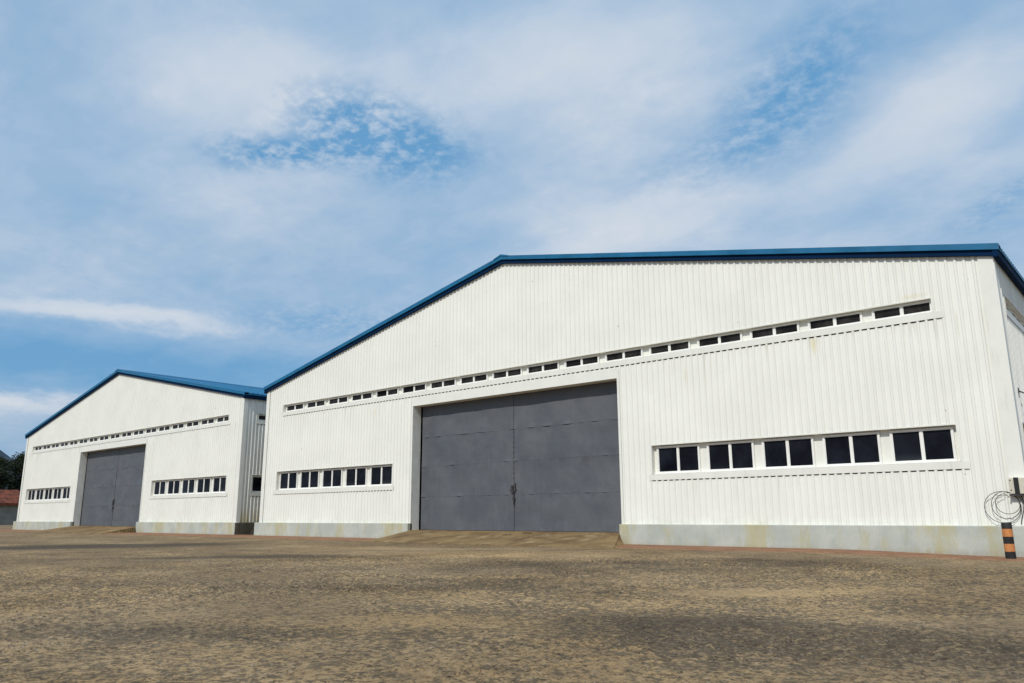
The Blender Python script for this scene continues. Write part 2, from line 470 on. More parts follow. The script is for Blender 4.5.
# ------------------------------------------------------------------ mesh helpers
class MB:
    def __init__(self):
        self.v = []
        self.f = []

    def face(self, *pts):
        i = len(self.v)
        self.v += [tuple(p) for p in pts]
        self.f.append(tuple(range(i, i + len(pts))))

    def box(self, x0, y0, z0, x1, y1, z1):
        i = len(self.v)
        self.v += [(x0, y0, z0), (x1, y0, z0), (x1, y1, z0), (x0, y1, z0), (x0, y0, z1), (x1, y0, z1), (x1, y1, z1), (x0, y1, z1)]
        for q in ((0, 3, 2, 1), (4, 5, 6, 7), (0, 1, 5, 4), (1, 2, 6, 5), (2, 3, 7, 6), (3, 0, 4, 7)):
            self.f.append(tuple(i + k for k in q))
        return self

    def prism(self, prof, a, b, ax):
        """extrude a closed polygon prof; ax is a function (p, q, s) -> point"""
        n = len(prof)
        i = len(self.v)
        self.v += [ax(p, q, a) for p, q in prof] + [ax(p, q, b) for p, q in prof]
        for k in range(n):
            k2 = (k + 1) % n
            self.f.append((i + k, i + k2, i + n + k2, i + n + k))
        self.f.append(tuple(i + k for k in reversed(range(n))))
        self.f.append(tuple(i + n + k for k in range(n)))
        return self

    def tube(self, pts, r, seg=8, r2=None):
        pts = [Vector(p) for p in pts]
        n = len(pts)
        base = len(self.v)
        for k, p in enumerate(pts):
            d = (pts[min(k + 1, n - 1)] - pts[max(k - 1, 0)]).normalized()
            up = Vector((0, 0, 1)) if abs(d.z) < 0.9 else Vector((0, 1, 0))
            a = d.cross(up).normalized()
            b = d.cross(a)
            rr = r if r2 is None else r + (r2 - r) * k / (n - 1)
            for s in range(seg):
                th = 2 * math.pi * s / seg
                self.v.append(tuple(p + a * (rr * math.cos(th)) + b * (rr * math.sin(th))))
        for k in range(n - 1):
            for s in range(seg):
                s2 = (s + 1) % seg
                self.f.append((base + k * seg + s, base + k * seg + s2, base + (k + 1) * seg + s2, base + (k + 1) * seg + s))
        self.f.append(tuple(base + s for s in reversed(range(seg))))
        self.f.append(tuple(base + (n - 1) * seg + s for s in range(seg)))
        return self

    def build(self, name, mat, parent=None, smooth=False):
        me = bpy.data.meshes.new(name)
        me.from_pydata(self.v, [], self.f)
        me.materials.append(mat)
        me.update()
        if smooth:
            for p in me.polygons:
                p.use_smooth = True
        o = bpy.data.objects.new(name, me)
        C.objects.link(o)
        if parent:
            o.parent = parent
        return o


def bevel(o, w=0.01, seg=2):
    md = o.modifiers.new('bevel', 'BEVEL')
    md.width = w
    md.segments = seg
    md.limit_method = 'ANGLE'
    return o


def tag(o, label=None, cat=None, group=None, kind=None):
    if label:
        o['label'] = label
    if cat:
        o['category'] = cat
    if group:
        o['group'] = group
    if kind:
        o['kind'] = kind
    return o


def empty(name, loc):
    o = bpy.data.objects.new(name, None)
    C.objects.link(o)
    o.location = loc
    o.empty_display_size = 0.5
    return o


# ------------------------------------------------------------------ ground
def smooth(a, b, v):
    v = max(0, min(1, (v - a) / (b - a)))
    return v * v * (3 - 2 * v)


def gz_at(x, y):
    h = -0.09 * smooth(30.5, 35.5, x) * smooth(-9, -2.5, y)
    return h


def lattice(seed, n=512):
    return np.random.RandomState(seed).rand(n, n).astype(np.float32)


def vnoise(X, Y, lat):
    """periodic value noise on numpy arrays, -0.5..0.5"""
    n = lat.shape[0]
    xi = np.floor(X).astype(int)
    yi = np.floor(Y).astype(int)
    fx = X - xi
    fy = Y - yi
    fx = fx * fx * (3 - 2 * fx)
    fy = fy * fy * (3 - 2 * fy)
    x0, x1, y0, y1 = xi % n, (xi + 1) % n, yi % n, (yi + 1) % n
    a = lat[y0, x0] * (1 - fx) + lat[y0, x1] * fx
    b = lat[y1, x0] * (1 - fx) + lat[y1, x1] * fx
    return a * (1 - fy) + b * fy - 0.5


def axis(lo, hi, fine_lo, fine_hi, step, far):
    a = [lo - f for f in reversed(far)]
    a += list(np.arange(lo, fine_lo, 0.3))
    a += list(np.arange(fine_lo, fine_hi, step))
    a += list(np.arange(fine_hi, hi + 1e-6, 0.3))
    return np.array(a + [hi + 0.3 + f for f in far])


FAR = [8, 30, 100, 400, 1500, 4000]
xs = axis(-45, 62, 20.0, 39.6, 0.03, FAR)
ys = axis(-34, 12, -24.0, -5.0, 0.03, FAR)
X, Y = np.meshgrid(xs, ys)
sm = lambda a, b, v: (lambda q: q * q * (3 - 2 * q))(np.clip((v - a) / (b - a), 0, 1))
Z = -0.09 * sm(30.5, 35.5, X) * sm(-9, -2.5, Y)
near = sm(60, 25, np.abs(X - 22)) * sm(40, 22, np.abs(Y + 10)) * sm(-2.0, -5.0, Y)
Z += 0.020 * near * vnoise(X * 0.45 + 50, Y * 0.45 + 90, lattice(1))
Z += 0.012 * near * vnoise(X * 1.9 + 150, Y * 1.9 + 190, lattice(2))
fine_m = sm(19.5, 22.0, X) * sm(40.5, 39.0, X) * sm(-25.0, -23.2, Y) * sm(-4.0, -7.5, Y)
rough = 0.45 + 1.3 * np.clip(vnoise(X * 0.8 + 300, Y * 0.8 + 300, lattice(3)) + 0.35 + vnoise(X * 0.25 + 30, Y * 0.25 + 20, lattice(6)) * 0.8, 0, 1)
bumps = vnoise(X * 6.0 + 400, Y * 6.0 + 400, lattice(7)) * 0.016
h1 = vnoise(X * 17.0 + 700, Y * 17.0 + 700, lattice(4))
h2 = vnoise(X * 31.0 + 900, Y * 31.0 + 900, lattice(5))
bumps += h1 * 0.022 + np.clip(h2 - 0.10, 0, 1) * 0.036
Z += fine_m * rough * bumps
nyy, nxx = X.shape
me = bpy.data.meshes.new('ground')
co = np.stack([X, Y, Z], -1).reshape(-1, 3).astype(np.float32)
idx = np.arange(nyy * nxx).reshape(nyy, nxx)
quads = np.stack([idx[:-1, :-1], idx[:-1, 1:], idx[1:, 1:], idx[1:, :-1]], -1).reshape(-1, 4).astype(np.int32)
me.vertices.add(len(co))
me.vertices.foreach_set('co', co.ravel())
me.loops.add(quads.size)
me.loops.foreach_set('vertex_index', quads.ravel())
me.polygons.add(len(quads))
me.polygons.foreach_set('loop_start', np.arange(0, quads.size, 4, dtype=np.int32))
me.polygons.foreach_set('use_smooth', np.ones(len(quads), dtype=bool))
me.update(calc_edges=True)
me.validate()
me.materials.append(M['yard'])
ground = bpy.data.objects.new('ground', me)
C.objects.link(ground)
tag(ground, kind='structure', label='worn brown yard of sandy concrete and grit')

# reddish margin slab along the foot of both buildings
g = MB()
n_seg = 340
xa, xb = -42.0, 37.2
prev = None
for i in range(n_seg + 1):
    x = xa + (xb - xa) * i / n_seg
    w = 2.25 + 0.22 * noise.noise(Vector((x * 0.5, 3, 0))) + 0.10 * noise.noise(Vector((x * 2.3, 7, 0)))
    w = w - 0.95 * smooth(26, 36, x) + 0.25
    yo = -0.2 - w
    zt = 0.022
    p = [(x, 0.3, gz_at(x, 0.3) + zt), (x, yo + 0.06, gz_at(x, yo) + zt), (x, yo, gz_at(x, yo) + zt - 0.02), (x, yo - 0.01, gz_at(x, yo) - 0.03)]
    if prev:
        for k in range(3):
            g.face(prev[k], prev[k + 1], p[k + 1], p[k])
    prev = p
margin = g.build('pavement_margin', M['margin'])
tag(margin, kind='structure', label='narrow reddish concrete margin along the foot of both warehouses')

# ------------------------------------------------------------------ warehouse
W, HE, HA, HP = 35.667, 7.929, 11.638, 0.70
MID = W / 2
DEPTH = 46.0
DOOR = (12.27, 23.40)
DTOP = 5.95
REC = 0.48
SLOPE = (HA - HE) / MID
PITCHW = 0.2246


def top_z(x):
    return HE + SLOPE * (MID - abs(x - MID))


def sheet(name, length, zb, zt, openings, place, mat, parent, start=0.0):
    """trapezoid-ribbed sheet with openings; place(u, off, z) -> point, off outward"""
    prof = []
    u = start
    while u < length:
        for du, off in ((0.0, 0.0), (0.128, 0.0), (0.148, 0.033), (0.202, 0.033), (PITCHW - 0.002, 0.0)):
            prof.append((u + du, off))
        u += PITCHW

    def off_at(x):
        for (a, oa), (b, ob) in zip(prof, prof[1:]):
            if a <= x <= b:
                return oa + (ob - oa) * ((x - a) / (b - a) if b > a else 0)
        return 0.0
    cuts = set(round(p[0], 5) for p in prof if start <= p[0] <= length)
    cuts |= {start, length}
    for o in openings:
        cuts |= {round(o[0], 5), round(o[1], 5)}
    if zt is top_z:
        cuts.add(MID)
    cuts = sorted(cuts)
    g = MB()
    k = 0
    offs = {}
    for c in cuts:
        while k < len(prof) - 2 and prof[k + 1][0] < c:
            k += 1
        (a, oa), (b, ob) = prof[k], prof[k + 1]
        offs[c] = oa + (ob - oa) * max(0, min(1, ((c - a) / (b - a) if b > a else 0)))
    for a, b in zip(cuts, cuts[1:]):
        if b - a < 1e-4:
            continue
        mid = (a + b) / 2
        spans = [(zb, None)]
        trough = offs[a] < 0.02 and offs[b] < 0.02
        holes = sorted([(o[2] - (0.060 if trough and o[2] > 1 else 0.0), o[3]) for o in openings if o[0] <= mid <= o[1]])  # troughs cut lower under the sills: dark slots strengthen the shadow dashes
        z = zb
        pieces = []
        for h0, h1 in holes:
            if h0 > z:
                pieces.append((z, h0))
            z = h1
        pieces.append((z, None))
        for z0, z1 in pieces:
            za = zt(a) if z1 is None else z1
            zc = zt(b) if z1 is None else z1
            g.face(place(a, offs[a], z0), place(b, offs[b], z0), place(b, offs[b], zc), place(a, offs[a], za))
    return g.build(name, mat, parent)


def window(place, u0, u1, z0, z1, parent, pane_mat, state='closed', single_mat=None):
    """double sash window; place(u, off, z). frame is a part, each pane a sub-part"""
    fr = MB()

    def bx(a, o0, zz0, b, o1, zz1):
        pts = [place(x, o, z) for z in (zz0, zz1) for (x, o) in ((a, o0), (b, o0), (b, o1), (a, o1))]
        i = len(fr.v)
        fr.v += pts
        for q in ((0, 3, 2, 1), (4, 5, 6, 7), (0, 1, 5, 4), (1, 2, 6, 5), (2, 3, 7, 6), (3, 0, 4, 7)):
            fr.f.append(tuple(i + k for k in q))
    F = 0.055
    a, b = u0 - F, u1 + F
    m_ = (u0 + u1) / 2
    bx(a, -0.155, z1, b, -0.090, z1 + 0.045)
    bx(a, -0.155, z0 - 0.055, b, -0.090, z0)
    bx(a, -0.155, z0, u0, -0.090, z1)
    bx(u1, -0.155, z0, b, -0.090, z1)
    bx(m_ - 0.032, -0.155, z0, m_ + 0.032, -0.095, z1)
    # sash beads
    s = 0.018
    for (p, q, opened) in ((u0, m_ - 0.032, state == 'open'), (m_ + 0.032, u1, False)):
        if opened:
            continue
        bx(p, -0.153, z0, p + s, -0.110, z1)
        bx(q - s, -0.153, z0, q, -0.110, z1)
        bx(p + s, -0.153, z0, q - s, -0.110, z0 + s)
        bx(p + s, -0.153, z1 - s, q - s, -0.110, z1)
    f = fr.build('window', M['frame'], parent)
    for i, (p, q) in enumerate(((u0, m_ - 0.032), (m_ + 0.032, u1))):
        g = MB()
        opened = state == 'open' and i == 0
        ss = 0.0 if opened else s
        o = -0.151 if opened else -0.127
        pts = [place(x, oo, z) for z in (z0 + ss, z1 - ss) for (x, oo) in ((p + ss, o), (q - ss, o), (q - ss, o - 0.006), (p + ss, o - 0.006))]
        i0 = len(g.v)
        g.v += pts
        for qd in ((0, 3, 2, 1), (4, 5, 6, 7), (0, 1, 5, 4), (1, 2, 6, 5), (2, 3, 7, 6), (3, 0, 4, 7)):
            g.f.append(tuple(i0 + k for k in qd))
        pn = g.build('opening' if opened else 'pane', M['void'] if opened else pane_mat, f)
        if opened:
            pn['label'] = 'open dark half of the window'
    return f


def band(place, a, b, zs, zf, zt, parent, fa, fb):
    """recess liner a..b, zf..zt and the sill flashing fa..fb, zs..zf"""
    g = MB()
    dpt = -0.16
    o = 0.035
    P_ = place
    g.face(P_(a, dpt, zf), P_(b, dpt, zf), P_(b, dpt, zt), P_(a, dpt, zt))
    g.face(P_(a, o, zf), P_(a, dpt, zf), P_(a, dpt, zt), P_(a, o, zt))
    g.face(P_(b, dpt, zf), P_(b, o, zf), P_(b, o, zt), P_(b, dpt, zt))
    g.face(P_(a, dpt, zt), P_(b, dpt, zt), P_(b, o, zt), P_(a, o, zt))
    # lintel drip and side returns round the recess
    for (u0, u1, z0, z1) in ((a - 0.05, b + 0.05, zt, zt + 0.035), (a - 0.05, a, zf, zt), (b, b + 0.05, zf, zt)):
        pts = [P_(x, oo, z) for z in (z0, z1) for (x, oo) in ((u0, o), (u1, o), (u1, o + 0.006), (u0, o + 0.006))]
        i = len(g.v)
        g.v += pts
        for q in ((0, 3, 2, 1), (4, 5, 6, 7), (0, 1, 5, 4), (1, 2, 6, 5), (2, 3, 7, 6), (3, 0, 4, 7)):
            g.f.append(tuple(i + k for k in q))
    g.build('window_surround', M['trim'], parent)
    s = MB()
    s.face(P_(a, dpt, zf + 0.012), P_(a, o + 0.012, zf - 0.012), P_(b, o + 0.012, zf - 0.012), P_(b, dpt, zf + 0.012))
    zb = zs
    prof = [(o + 0.001, zb), (o + 0.006, zb), (o + 0.010, zf - 0.014), (o + 0.001, zf - 0.014)]
    i = len(s.v)
    s.v += [P_(fa, oo, z) for oo, z in prof] + [P_(fb, oo, z) for oo, z in prof]
    for k in range(4):
        k2 = (k + 1) % 4
        s.f.append((i + k, i + k2, i + 4 + k2, i + 4 + k))
    s.f.append((i, i + 1, i + 2, i + 3))
    s.f.append((i + 4, i + 5, i + 6, i + 7))
    s.build('window_sill', M['trim'], parent)


def door_leaf(x0, x1, hinge_left, seed, parent):
    """steel leaf made of lapped sheets, gently dented"""
    rows = [0.405, 1.84, 3.20, 4.51, 6.03]
    xm = (x0 + x1) / 2
    cols = [x0, xm + (0.12 if hinge_left else -0.12), x1]
    g = MB()
    for r in range(4):
        for c in range(2):
            a, b = cols[c], cols[c + 1]
            z0, z1 = rows[r] + 0.004, rows[r + 1]
            nx_, nz_ = 40, 20
            base = len(g.v)
            lap = 0.004 * (r % 2) + 0.003 * c
            rs = random.Random(seed * 17 + r * 5 + c)
            cen = (rs.uniform(0.3, 0.7), rs.uniform(0.3, 0.7))
            amp = rs.uniform(-0.016, 0.016)
            for j in range(nz_ + 1):
                for i in range(nx_ + 1):
                    s, q = i / nx_, j / nz_
                    x = a + (b - a) * s
                    z = z0 + (z1 - z0) * q
                    edge = min(1, 9 * min(s, 1 - s)) * min(1, 6 * min(q, 1 - q) + 0.15)
                    d = amp * math.exp(-((s - cen[0]) ** 2 + (q - cen[1]) ** 2) * 7)
                    d += 0.024 * noise.noise(Vector((x * 1.1, z * 1.3, seed * 3.1)))
                    d += 0.006 * noise.noise(Vector((x * 3.7, z * 3.1, seed * 7.1)))
                    d *= edge if r < 99 else 1
                    lip = 0.075 * max(0, noise.noise(Vector((x * 2.2, r * 9.1 + seed, 2)))) * math.exp(-q * 12)
                    lip += 0.05 * max(0, noise.noise(Vector((x * 2.9, r * 5.3 + seed, 8)))) * math.exp(-(1 - q) * 14)
                    g.v.append((x, REC - lap - d - lip, z))
            for j in range(nz_):
                for i in range(nx_):
                    g.f.append((base + j * (nx_ + 1) + i, base + j * (nx_ + 1) + i + 1, base + (j + 1) * (nx_ + 1) + i + 1, base + (j + 1) * (nx_ + 1) + i))
            # bottom and top returns of the sheet, so that it has an edge
            for j in (0, nz_):
                for i in range(nx_):
                    p0 = g.v[base + j * (nx_ + 1) + i]
                    p1 = g.v[base + j * (nx_ + 1) + i + 1]
                    g.face(p0, p1, (p1[0], REC + 0.03, p1[2]), (p0[0], REC + 0.03, p0[2]))
    g.box(x0, REC + 0.03, 0.402, x1, REC + 0.07, 6.04)
    lf = g.build('door_leaf', M['door'], parent, smooth=False)
    for p in lf.data.polygons:
        p.use_smooth = len(p.vertices) == 4 and abs(p.normal.y) > 0.8
    return lf


def make_warehouse(origin, label, main, depth_side=True):
    ox, oy = origin
    root = empty('warehouse', (ox, oy, 0))
    tag(root, label, 'warehouse', 'white gabled warehouses')
    front = lambda u, off, z: (u, -off, z)
    right = lambda u, off, z: (W + off, u, z)
    left = lambda u, off, z: (-off, u, z)
    back = lambda u, off, z: (u, DEPTH + off, z)
    # openings
    up_a, up_b, up_f, up_t, up_s = 1.66, 34.05, 6.612, 7.005, 6.405
    lo_f, lo_t, lo_s = 2.405, 3.385, 2.19
    fo = [(DOOR[0], DOOR[1], 0, DTOP), (up_a, up_b, up_s + 0.03, up_t), (1.40, 10.93, lo_s + 0.03, lo_t), (24.74, 34.27, lo_s + 0.03, lo_t)]
    mat_w = M['wall']
    s = sheet('wall', W, HP - 0.02, top_z, fo, front, mat_w, root)
    # the strip behind each sill flashing is open towards the ribs: close it with a liner
    so = [(0.95, 20.3, up_s + 0.03, up_t), (0.80, 10.5, lo_s + 0.03, lo_t), (13.0, 22.6, lo_s + 0.03, lo_t)]
    sw = sheet('wall', DEPTH, HP - 0.02, lambda u: HE, so, right, M['wall_side'], root)
    sheet('wall', DEPTH, HP - 0.02, lambda u: HE, [], left, M['wall_side'], root)
    sheet('wall', W, HP - 0.02, top_z, [], back, M['wall_side'], root)
    # backing board so that no light leaks through the ribs
    g = MB()
    g.face((0.1, DEPTH - 0.1, HP), (0.1, 0.25, HP), (0.1, 0.25, HE), (0.1, DEPTH - 0.1, HE))
    g.face((W - 0.25, 0.25, HP), (W - 0.25, DEPTH - 0.1, HP), (W - 0.25, DEPTH - 0.1, HE), (W - 0.25, 0.25, HE))
    for a, b, z0 in ((0.1, DOOR[0] - 0.02, HP), (DOOR[0] - 0.02, DOOR[1] + 0.02, DTOP + 0.05), (DOOR[1] + 0.02, W - 0.25, HP)):
        if a < MID < b:
            g.face((a, 0.25, z0), (b, 0.25, z0), (b, 0.25, top_z(b)), (MID, 0.25, HA), (a, 0.25, top_z(a)))
        else:
            g.face((a, 0.25, z0), (b, 0.25, z0), (b, 0.25, top_z(b)), (a, 0.25, top_z(a)))
    g.build('inner_lining', M['void'], root)

    # bands and windows
    band(front, up_a, up_b, up_s, up_f, up_t, root, up_a - 0.05, 34.33)
    band(front, 1.40, 10.93, lo_s, lo_f, lo_t, root, 1.14, 11.02)
    band(front, 24.74, 34.27, lo_s, lo_f, lo_t, root, 24.60, 34.47)
    band(right, 0.95, 20.3, up_s, up_f, up_t, root, 0.88, 20.4)
    band(right, 0.80, 10.5, lo_s, lo_f, lo_t, root, 0.70, 10.6)
    band(right, 13.0, 22.6, lo_s, lo_f, lo_t, root, 12.9, 22.7)
    for i in range(17):
        u = 1.79 + 1.917 * i
        st = 'open' if (main and i in (4, 5)) else 'closed'
        window(front, u, u + 1.53, 6.668, 6.950, root, M['glass_dusty'], st)
    rr = random.Random(4 if main else 9)
    for base in (1.55, 24.92):
        for i in range(5):
            u = base + 1.917 * i
            window(front, u, u + 1.53, 2.462, 3.300, root, M['glass'])
    for i in range(10):
        window(right, 1.05 + 1.917 * i, 2.58 + 1.917 * i, 6.668, 6.950, root, M['glass_dusty'])
    for base in (0.93, 13.12):
        for i in range(5):
            u = base + 1.917 * i
            window(right, u, u + 1.53, 2.462, 3.300, root, M['glass'])

    # plinth: front left, front right, sides, back
    pr = 0.22
    g = MB()
    g.box(-pr, -pr, -0.4, DOOR[0], 0.06, HP)
    g.box(-pr, 0.06, -0.4, 0.05, DEPTH + pr, HP)
    p1 = bevel(g.build('plinth', M['plinth'], root), 0.02)
    g = MB()
    g.box(DOOR[1], -pr, -0.4, W + pr, 0.06, HP)
    if main:
        g.box(W - 0.05, 0.06, -0.4, W + pr, DEPTH + pr, HP)
    p2 = bevel(g.build('plinth', M['plinth'], root), 0.02)
    if not main:
        g = MB()
        g.box(W - 0.05, -pr + 0.015, -0.4, W + pr - 0.004, DEPTH + pr, HP - 0.004)
        g2 = MB()
        g2.box(W - 0.05, 0.062, -0.4, W + pr, DEPTH + pr, HP - 0.01)
        sp = bevel(g2.build('plinth', M['plinth_side'], root), 0.02)
        sp['label'] = 'dark plinth along the side wall'
        g3 = MB()
        g3.box(W + pr, -pr + 0.03, -0.4, W + pr + 0.012, 0.062, HP - 0.03)
        g3.build('plinth_end_dark', M['plinth_side'], root)  # thin dark facing on the corner end of the front plinth
    # corner flashings
    for (xa_, xb_) in ((-0.045, 0.26), (W - 0.34, W + 0.045)):
        g = MB()
        zt_ = top_z(max(0, min(W, (xa_ + xb_) / 2)))
        g.box(xa_, -0.046, HP, xb_, -0.038, HE + 0.03)
        if xa_ > 1:
            g.box(xb_ - 0.008, -0.037, HP, xb_, 0.22, HE)
        else:
            g.box(xa_, -0.037, HP, xa_ + 0.008, 0.22, HE)
        g.build('corner_flashing', M['trim'], root)
    # door reveal, header flashing
    g = MB()
    o = -0.045
    g.box(DOOR[0] - 0.10, o, HP, DOOR[0], -0.0365, DTOP)
    g.box(DOOR[1], o, HP, DOOR[1] + 0.10, -0.0365, DTOP)
    g.box(DOOR[0] - 0.10, o, DTOP, DOOR[1] + 0.10, -0.0365, 6.33)
    g.build('door_trim', M['trim'], root)
    g = MB()
    g.face((DOOR[0], o, 0.3), (DOOR[0], REC - 0.02, 0.3), (DOOR[0], REC - 0.02, DTOP), (DOOR[0], o, DTOP))
    g.face((DOOR[1], REC + 0.2, 0.3), (DOOR[1], o, 0.3), (DOOR[1], o, DTOP), (DOOR[1], REC + 0.2, DTOP))
    g.face((DOOR[0], o, DTOP), (DOOR[0], REC - 0.04, DTOP), (DOOR[1], REC - 0.04, DTOP), (DOOR[1], o, DTOP))
    g.build('door_surround', M['jamb'], root)
    g = MB()
    g.box(DOOR[0] - 0.3, REC + 0.22, 0.1, DOOR[1] + 0.3, REC + 0.3, DTOP + 0.6)
    g.build('door_void', M['void'], root)
    g = MB()
    g.box(DOOR[0] + 0.004, -0.18, -0.3, DOOR[1] - 0.004, REC + 0.2, 0.395)
    g.build('door_sill', M['ramp'], root)
    dm = 17.93
    l1 = door_leaf(DOOR[0] + 0.10, dm - 0.012, True, 1 if main else 3, root)
    l2 = door_leaf(dm + 0.012, DOOR[1] - 0.004, False, 2 if main else 4, root)
    # bolt and padlock across the meeting edges
    g = MB()
    y0 = REC - 0.03
    g.box(dm - 0.20, y0 - 0.02, 2.02, dm + 0.14, y0, 2.07)
    g.box(dm - 0.13, y0 - 0.035, 1.90, dm - 0.02, y0, 2.22)
    g.box(dm + 0.03, y0 - 0.03, 1.95, dm + 0.10, y0, 2.30)
    g.tube([(dm + 0.02, y0 - 0.045, 2.0), (dm + 0.03, y0 - 0.05, 1.7), (dm + 0.025, y0 - 0.045, 1.42)], 0.02, 8)
    g.box(dm - 0.02, y0 - 0.06, 1.62, dm + 0.08, y0 - 0.02, 1.76)
    bolt = g.build('door_bolt', M['steel'], l2)
    # cover strip at the meeting edge with short straps
    g = MB()
    g.box(dm - 0.011, REC - 0.014, 0.41, dm + 0.011, REC - 0.008, 5.95)
    z = 2.5
    while z < 4.6:
        g.box(dm - 0.035, REC - 0.026, z, dm + 0.035, REC - 0.014, z + 0.02)
        z += 0.21
    g.build('meeting_strip', M['steel'], l1)

    # roof: two sheeted slopes
    OX, OY, OT, TH = 0.22, 0.20, 0.28, 0.15
    rt = MB()
    ya, yb = -OY + 0.05, DEPTH + 0.2
    for sgn in (-1, 1):
        xe = MID + sgn * (MID + OX)
        ze = HA + OT - 0.03 - SLOPE * (MID + OX)
        zr = HA + OT - 0.03
        y = ya
        prof = []
        while y < yb:
            prof += [(y, 0), (y + 0.20, 0), (y + 0.225, 0.035), (y + 0.275, 0.035), (y + 0.30, 0)]
            y += 0.30
        for (p, hp_), (q, hq) in zip(prof, prof[1:]):
            rt.face((MID, p, zr + hp_), (MID, q, zr + hq), (xe, q, ze + hq), (xe, p, ze + hp_))
        # underside
        rt.face((MID, ya, zr - 0.1), (xe, ya, ze - 0.1), (xe, yb, ze - 0.1), (MID, yb, zr - 0.1))
        rt.face((xe, ya, ze), (xe, ya, ze - 0.1), (xe, yb, ze - 0.1), (xe, yb, ze))
    roof = rt.build('roof', M['blue'], root)
    # ridge cap
    g = MB()
    rz = HA + OT
    prof = [(MID - 0.42, rz - 0.42 * SLOPE + 0.03), (MID, rz + 0.075), (MID + 0.42, rz - 0.42 * SLOPE + 0.03), (MID + 0.42, rz - 0.42 * SLOPE - 0.02), (MID, rz), (MID - 0.42, rz - 0.42 * SLOPE - 0.02)]
    g.prism(prof, -OY - 0.02, DEPTH + 0.2, lambda p, q, s_: (p, s_, q))
    g.build('ridge_cap', M['blue'], roof)
    # verge capping (light blue) with the shade-darkened fascia below it, both sides of the gable
    for sgn in (-1, 1):
        def at(d, h, y):
            return (MID + sgn * d, y, HA + h - SLOPE * d)
        g = MB()
        L = MID + OX
        for (h0, h1, y0_, y1_, l0, l1_) in ((0.125, OT + 0.02, -OY, 0.10, 0.0, L),):
            pts = [at(d, h, y) for d, hs in ((l0, 0), (l1_, 0)) for (y, h) in ((y0_, h0), (y1_, h0), (y1_, h1), (y0_, h1))]
            i = len(g.v)
            g.v += pts
            for q in ((0, 1, 2, 3), (4, 7, 6, 5), (0, 4, 5, 1), (1, 5, 6, 2), (2, 6, 7, 3), (3, 7, 4, 0)):
                g.f.append(tuple(i + k for k in q))
        v = g.build('verge_cap', M['blue'], roof)
        g = MB()
        pts = [at(d, h, y) for d in (0.0, MID + 0.10) for (y, h) in ((-OY + 0.07, -0.035), (-0.037, -0.035), (-0.037, 0.123), (-OY + 0.07, 0.123))]
        i = len(g.v)
        g.v += pts
        for q in ((0, 1, 2, 3), (4, 7, 6, 5), (0, 4, 5, 1), (1, 5, 6, 2), (2, 6, 7, 3), (3, 7, 4, 0)):
            g.f.append(tuple(i + k for k in q))
        g.build('fascia', M['navy_shade'], roof)
        # eaves gutter
        xw = W if sgn > 0 else 0.0
        g = MB()
        a0, a1 = (xw + 0.04, xw + 0.19) if sgn > 0 else (xw - 0.19, xw - 0.04)
        g.box(a0, -OY + 0.03, HE - 0.10, a1, DEPTH + 0.15, HE + 0.09)
        bevel(g.build('gutter', M['navy_shade'], roof), 0.015)
    return root


main_w = make_warehouse((0, 0), 'nearer and larger-looking white warehouse at the right, with the junction box on its corner', True)
HA = 11.638 - 0.17
SLOPE = (HA - HE) / MID
far_w = make_warehouse((-38.309, 0.095), 'farther white warehouse at the left, whose ribbed side wall shows in the gap', False)

# small bracket on the side wall of the near warehouse
g = MB()
g.tube([(W + 0.03, 0.95, 4.28), (W + 0.16, 0.86, 4.20), (W + 0.30, 0.80, 4.14)], 0.018, 8)
g.box(W + 0.034, 0.90, 4.22, W + 0.05, 1.02, 4.36)
g.build('wall_bracket', M['steel'], main_w)


# ------------------------------------------------------------------ ramps
def ramp(ox, oy, label):
    g = MB()
    ty = -0.17
    zt_ = 0.35
    ny, nx_ = 14, 60
    base = 0
    for j in range(ny + 1):
        s = j / ny
        y = ty + (-2.98 - ty) * s
        xl = 12.29 + (12.95 - 12.29) * s
        xr = 23.38 + (25.0 - 23.38) * s
        for i in range(nx_ + 1):
            q = i / nx_
            x = xl + (xr - xl) * q
            yy_ = y + (0.10 * noise.noise(Vector((x * 0.7, 1, 0))) * s)
            z = zt_ * (1 - s) + 0.008 * noise.noise(Vector((x * 0.9, y * 0.9, 5)))
            edge = min(q, 1 - q)
            z = max(z, 0.0) + 0.027
            g.v.append((x, yy_, z))
    for j in range(ny):
        for i in range(nx_):
            g.f.append((j * (nx_ + 1) + i, (j + 1) * (nx_ + 1) + i, (j + 1) * (nx_ + 1) + i + 1, j * (nx_ + 1) + i + 1))
    # cheeks and toe
    for i in range(nx_):
        a = g.v[ny * (nx_ + 1) + i]
        b = g.v[ny * (nx_ + 1) + i + 1]
        g.face(a, (a[0], a[1] - 0.02, -0.12), (b[0], b[1] - 0.02, -0.12), b)
    for j in range(ny):
        a = g.v[j * (nx_ + 1)]
        b = g.v[(j + 1) * (nx_ + 1)]
        g.face(a, (a[0] - 0.25, a[1], -0.12), (b[0] - 0.05, b[1], -0.12), b)
        a = g.v[j * (nx_ + 1) + nx_]
        b = g.v[(j + 1) * (nx_ + 1) + nx_]
        g.face(a, b, (b[0] + 0.05, b[1], -0.12), (a[0] + 0.25 * (1 if j > 0 else 0), a[1], -0.12))
    root = g.build('ramp', M['ramp'])
    root.location = (ox, oy, 0)
    tag(root, label, 'ramp', 'concrete ramps at the warehouse doors')
    return root


r1 = ramp(0, 0, 'stained brown concrete ramp at the near warehouse door, with two dark slots')
r2 = ramp(-38.309, 0.095, 'brown concrete ramp up to the grey door of the far left warehouse')


def slot(cx, cy, w):
    g = MB()
    k = 0.35 / 2.81
    z = (cy + 2.98) * k + 0.027 + 0.006
    a = 0.10
    g.box(cx - w, cy - a, z - 0.02, cx + w, cy + a, z)
    return g.build('drain_slot', M['void'], r1)


